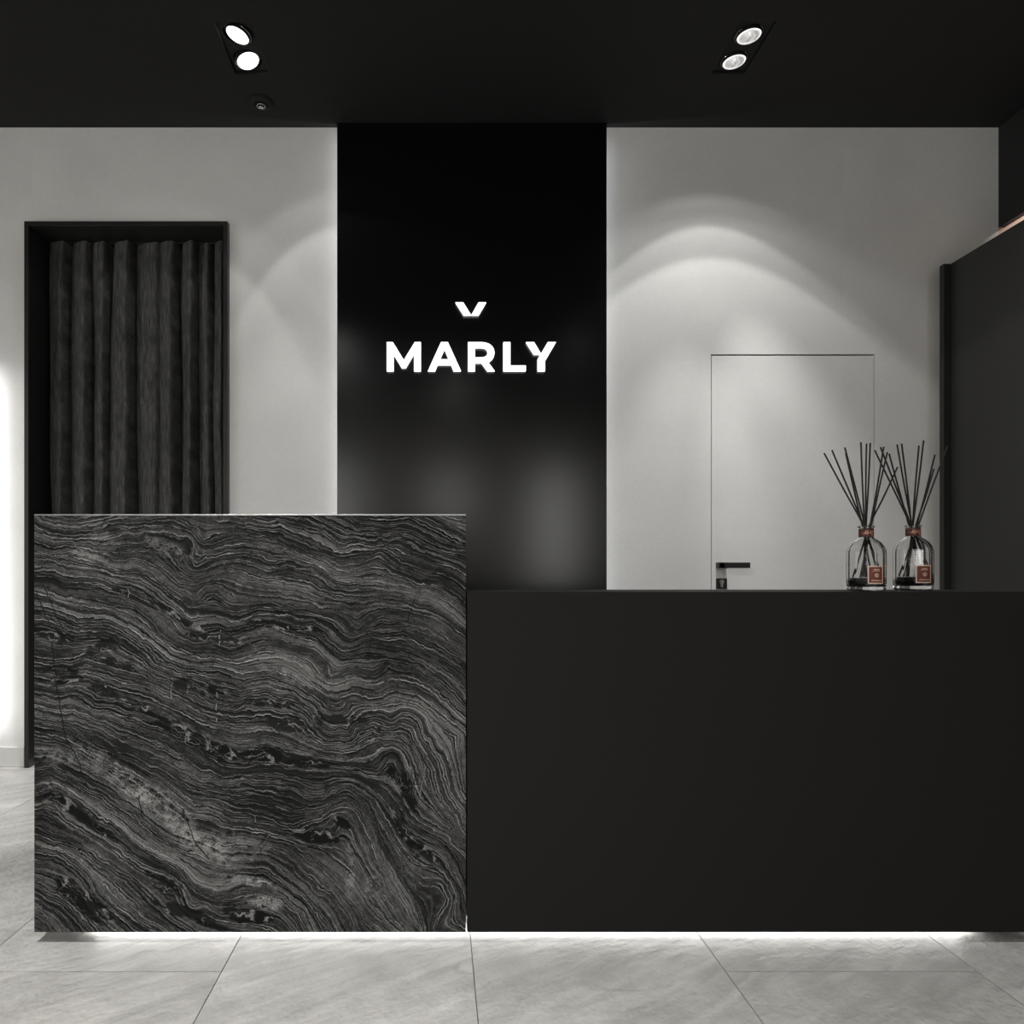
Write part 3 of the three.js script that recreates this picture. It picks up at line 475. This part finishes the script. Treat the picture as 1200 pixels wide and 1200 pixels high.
function diffuser(px, depth, label, reeds) {
  const base = PY(693.6, 1.85), t = thing('reed_diffuser', label, 'diffuser', [PX(px, depth), base + 0.0005, -depth], 'reed diffusers on the black counter'); t.scale.setScalar(depth / BD);
  const R = 0.0482, slim = (l) => l.map(([a, b]) => [a * 0.9, b * 1.035]), f = (y) => (y < 0.118 ? 1 : Math.max(0, 1 - (y - 0.118) / 0.02));
  const outer = [[0.0, 0.0], [0.044, 0.0], [0.050, 0.002], [0.0525, 0.006], [0.0505, 0.010], [0.0525, 0.014], [0.0535, 0.022], [0.0535, 0.098], [0.0525, 0.106], [0.0485, 0.116], [0.041, 0.126], [0.031, 0.1335], [0.023, 0.138], [0.0195, 0.142], [0.0190, 0.1645], [0.0205, 0.1665], [0.0235, 0.1675], [0.0235, 0.1705], [0.0215, 0.172], [0.0160, 0.172]];
  const inner = [[0.0155, 0.170], [0.0155, 0.141], [0.020, 0.136], [0.030, 0.130], [0.040, 0.1215], [0.0462, 0.111], [0.0485, 0.102], [0.0487, 0.030], [0.046, 0.016], [0.036, 0.012], [0.0, 0.011]];
  mesh('bottle', faceted(slim([...outer, ...inner]), f), glass, t).userData.label = 'clear faceted glass bottle';
  const li = faceted(slim([[0.0, 0.0114], [0.0358, 0.0124], [0.0456, 0.0164], [0.0478, 0.024], [0.0482, 0.0345], [0.0, 0.0345]]), f);
  mesh('liquid', li, liquidMat, t).userData.label = 'dark scented liquid';
  mesh('front_label', bandGeo(R + 0.0006, 0.020, 0.068, -0.46, 0.38), frontLabelMat, t).userData.label = 'reddish brown printed label with pale border';
  mesh('neck_label', merged([bandGeo(0.0184, 0.1480, 0.1690, -Math.PI - 0.30, Math.PI - 0.30, 64)]), neckLabelMat, t).userData.label = 'dark red neck band with gold script';
  reeds.forEach(([tx, ty, nx], i) => {
    const zt = 0.036 * Math.sin(i * 2.4 + px), zn = 0.007 * Math.sin(i * 1.7 + 1), cx = (px - 940) * 6;
    const T = [(tx - cx) / 6 * bk, PY(500 + ty / 6, BD) - base, zt], Nk = [Math.max(-0.0105, Math.min(0.0105, (nx - cx) / 6 * bk)), 0.177, zn];
    const s = (0.177 - 0.037) / Math.max(0.05, T[1] - 0.177), B = [Math.max(-0.033, Math.min(0.033, Nk[0] - (T[0] - Nk[0]) * s)), 0.037, Math.max(-0.03, Math.min(0.03, Nk[2] - (T[2] - Nk[2]) * s))];
    const bow = 0.004 * Math.sin(i * 3.1), mid = [(Nk[0] + T[0]) / 2 + bow, (Nk[1] + T[1]) / 2, (Nk[2] + T[2]) / 2];
    const curve = new THREE.CatmullRomCurve3([B, [(B[0] + Nk[0]) / 2, (B[1] + Nk[1]) / 2, (B[2] + Nk[2]) / 2], Nk, mid, T].map((p) => new THREE.Vector3(...p)), false, 'centripetal');
    mesh('reed', new THREE.TubeGeometry(curve, 24, 0.0022, 7, false), reedMat, t);
  });
  return t;
}
diffuser(1015, 1.932, 'reed diffuser whose black sticks stand before the flush door', [[167, 180, 420], [232, 155, 430], [258, 200, 434], [348, 130, 445], [390, 115, 428], [463, 118, 450], [500, 103, 458], [518, 155, 474], [632, 170, 480], [678, 280, 478]]);
diffuser(1070, 2.044, 'reed diffuser beside the dark screen, further from the stone block', [[497, 165, 750], [560, 155, 758], [590, 200, 762], [678, 130, 772], [720, 115, 760], [795, 118, 780], [853, 130, 788], [945, 200, 802], [972, 155, 808], [988, 290, 812]]);

// ---------- beyond the frame: what lights the room and shows in the glossy panel ----------
// backlit mirror left of the portal
{
  const x0 = -3.0, x1 = -2.172, y0 = 0.10, y1 = 2.02, m = thing('backlit_mirror', 'tall wall mirror lit from behind, left of the curtain portal', 'mirror', [(x0 + x1) / 2, 0, WZ]), w = x1 - x0;
  mesh('mirror_glass', span(-w / 2, w / 2, y0, y1, 0.100, 0.106, 0.001), std(lin(0.85), 0.03, { metalness: 1 }), m);
  mesh('back_box', span(-w / 2 + 0.06, w / 2 - 0.06, y0 + 0.06, y1 - 0.06, 0.0005, 0.0995), M.deepBlack, m);
  const e = w / 2 - 0.058; mesh('led_strip', span(e, e + 0.002, y0 + 0.08, y1 - 0.08, 0.055, 0.065), glow(1, 1, 1, 1.6), m);
  areaLight('mirror_led', 0.01, y1 - y0 - 0.16, LIGHT.mirrorLed, [(x0 + x1) / 2 + e + 0.0026, (y0 + y1) / 2, WZ + 0.060], [(x0 + x1) / 2 + e + 1, (y0 + y1) / 2, WZ - 0.34], lin(1, 0.99, 0.98));
}
// backlit display boxes on the entrance wall, mirrored softly in the black panel
for (const [x0, x1, y0, y1, power, label] of [[1.3, 1.75, 0.85, 2.3, 4.5, 'tall backlit display box on the entrance wall'], [-0.1, 0.4, 1.6, 2.3, 2.5, 'square backlit display box on the entrance wall'], [-2.2, -1.1, 1.0, 2.4, 2.6, 'wide backlit display box on the entrance wall']]) {
  const b = thing('light_box', label, 'light box', [(x0 + x1) / 2, y0, RZ1]), w = x1 - x0, h = y1 - y0;
  mesh('frame', merged([span(-w / 2 - 0.03, -w / 2, -0.03, h + 0.03, -0.08, -0.0005), span(w / 2, w / 2 + 0.03, -0.03, h + 0.03, -0.08, -0.0005), span(-w / 2, w / 2, -0.03, 0, -0.08, -0.0005), span(-w / 2, w / 2, h, h + 0.03, -0.08, -0.0005)]), M.blackMetal, b);
  mesh('glowing_screen', span(-w / 2, w / 2, 0, h, -0.07, -0.06), glow(1, 0.99, 0.96, 1.0), b);
  areaLight('light_box_glow', w, h, power, [(x0 + x1) / 2, (y0 + y1) / 2, RZ1 - 0.072], [(x0 + x1) / 2, (y0 + y1) / 2, -3], lin(1, 0.99, 0.96));
}
// one more on the left wall: its light crosses the curtain from the side
{
  const z0 = -2.0, z1 = -0.7, y0 = 0.9, y1 = 2.5, b = thing('light_box', 'backlit display box on the side wall left of the desk', 'light box', [RX0, y0, (z0 + z1) / 2]), w = z1 - z0, h = y1 - y0;
  mesh('frame', merged([span(0.0005, 0.08, -0.03, h + 0.03, -w / 2 - 0.03, -w / 2), span(0.0005, 0.08, -0.03, h + 0.03, w / 2, w / 2 + 0.03), span(0.0005, 0.08, -0.03, 0, -w / 2, w / 2), span(0.0005, 0.08, h, h + 0.03, -w / 2, w / 2)]), M.blackMetal, b);
  mesh('glowing_screen', span(0.06, 0.07, 0, h, -w / 2, w / 2), glow(1, 0.99, 0.96, 1.0), b);
  areaLight('light_box_glow', w, h, 2.0, [RX0 + 0.072, (y0 + y1) / 2, (z0 + z1) / 2], [3, (y0 + y1) / 2, (z0 + z1) / 2], lin(1, 0.99, 0.96));
}
// lamps of the side room behind the dark screen
{
  const x = 3.5, z = -2.5, l = thing('ceiling_lamp', 'round surface lamp on the side room ceiling behind the dark screen', 'lamp', [x, H, z]);
  mesh('lamp_body', new THREE.LatheGeometry([[0, -0.0005], [0.06, -0.0005], [0.06, -0.10], [0.052, -0.10], [0.05, -0.08], [0, -0.08]].map(([a, b]) => new THREE.Vector2(a, b)), 32), M.blackMetal, l);
  mesh('lamp_lens', new THREE.CylinderGeometry(0.048, 0.048, 0.004, 32).translate(0, -0.088, 0), glow(1, 0.93, 0.85, 3), l);
  spotLight('side_lamp', LIGHT.sideRoom, [x, H - 0.105, z], [3.3, 2.4, WZ], 27, 0.4, lin(1, 0.9, 0.82), 1.5);
}

renderer.render(scene, camera);
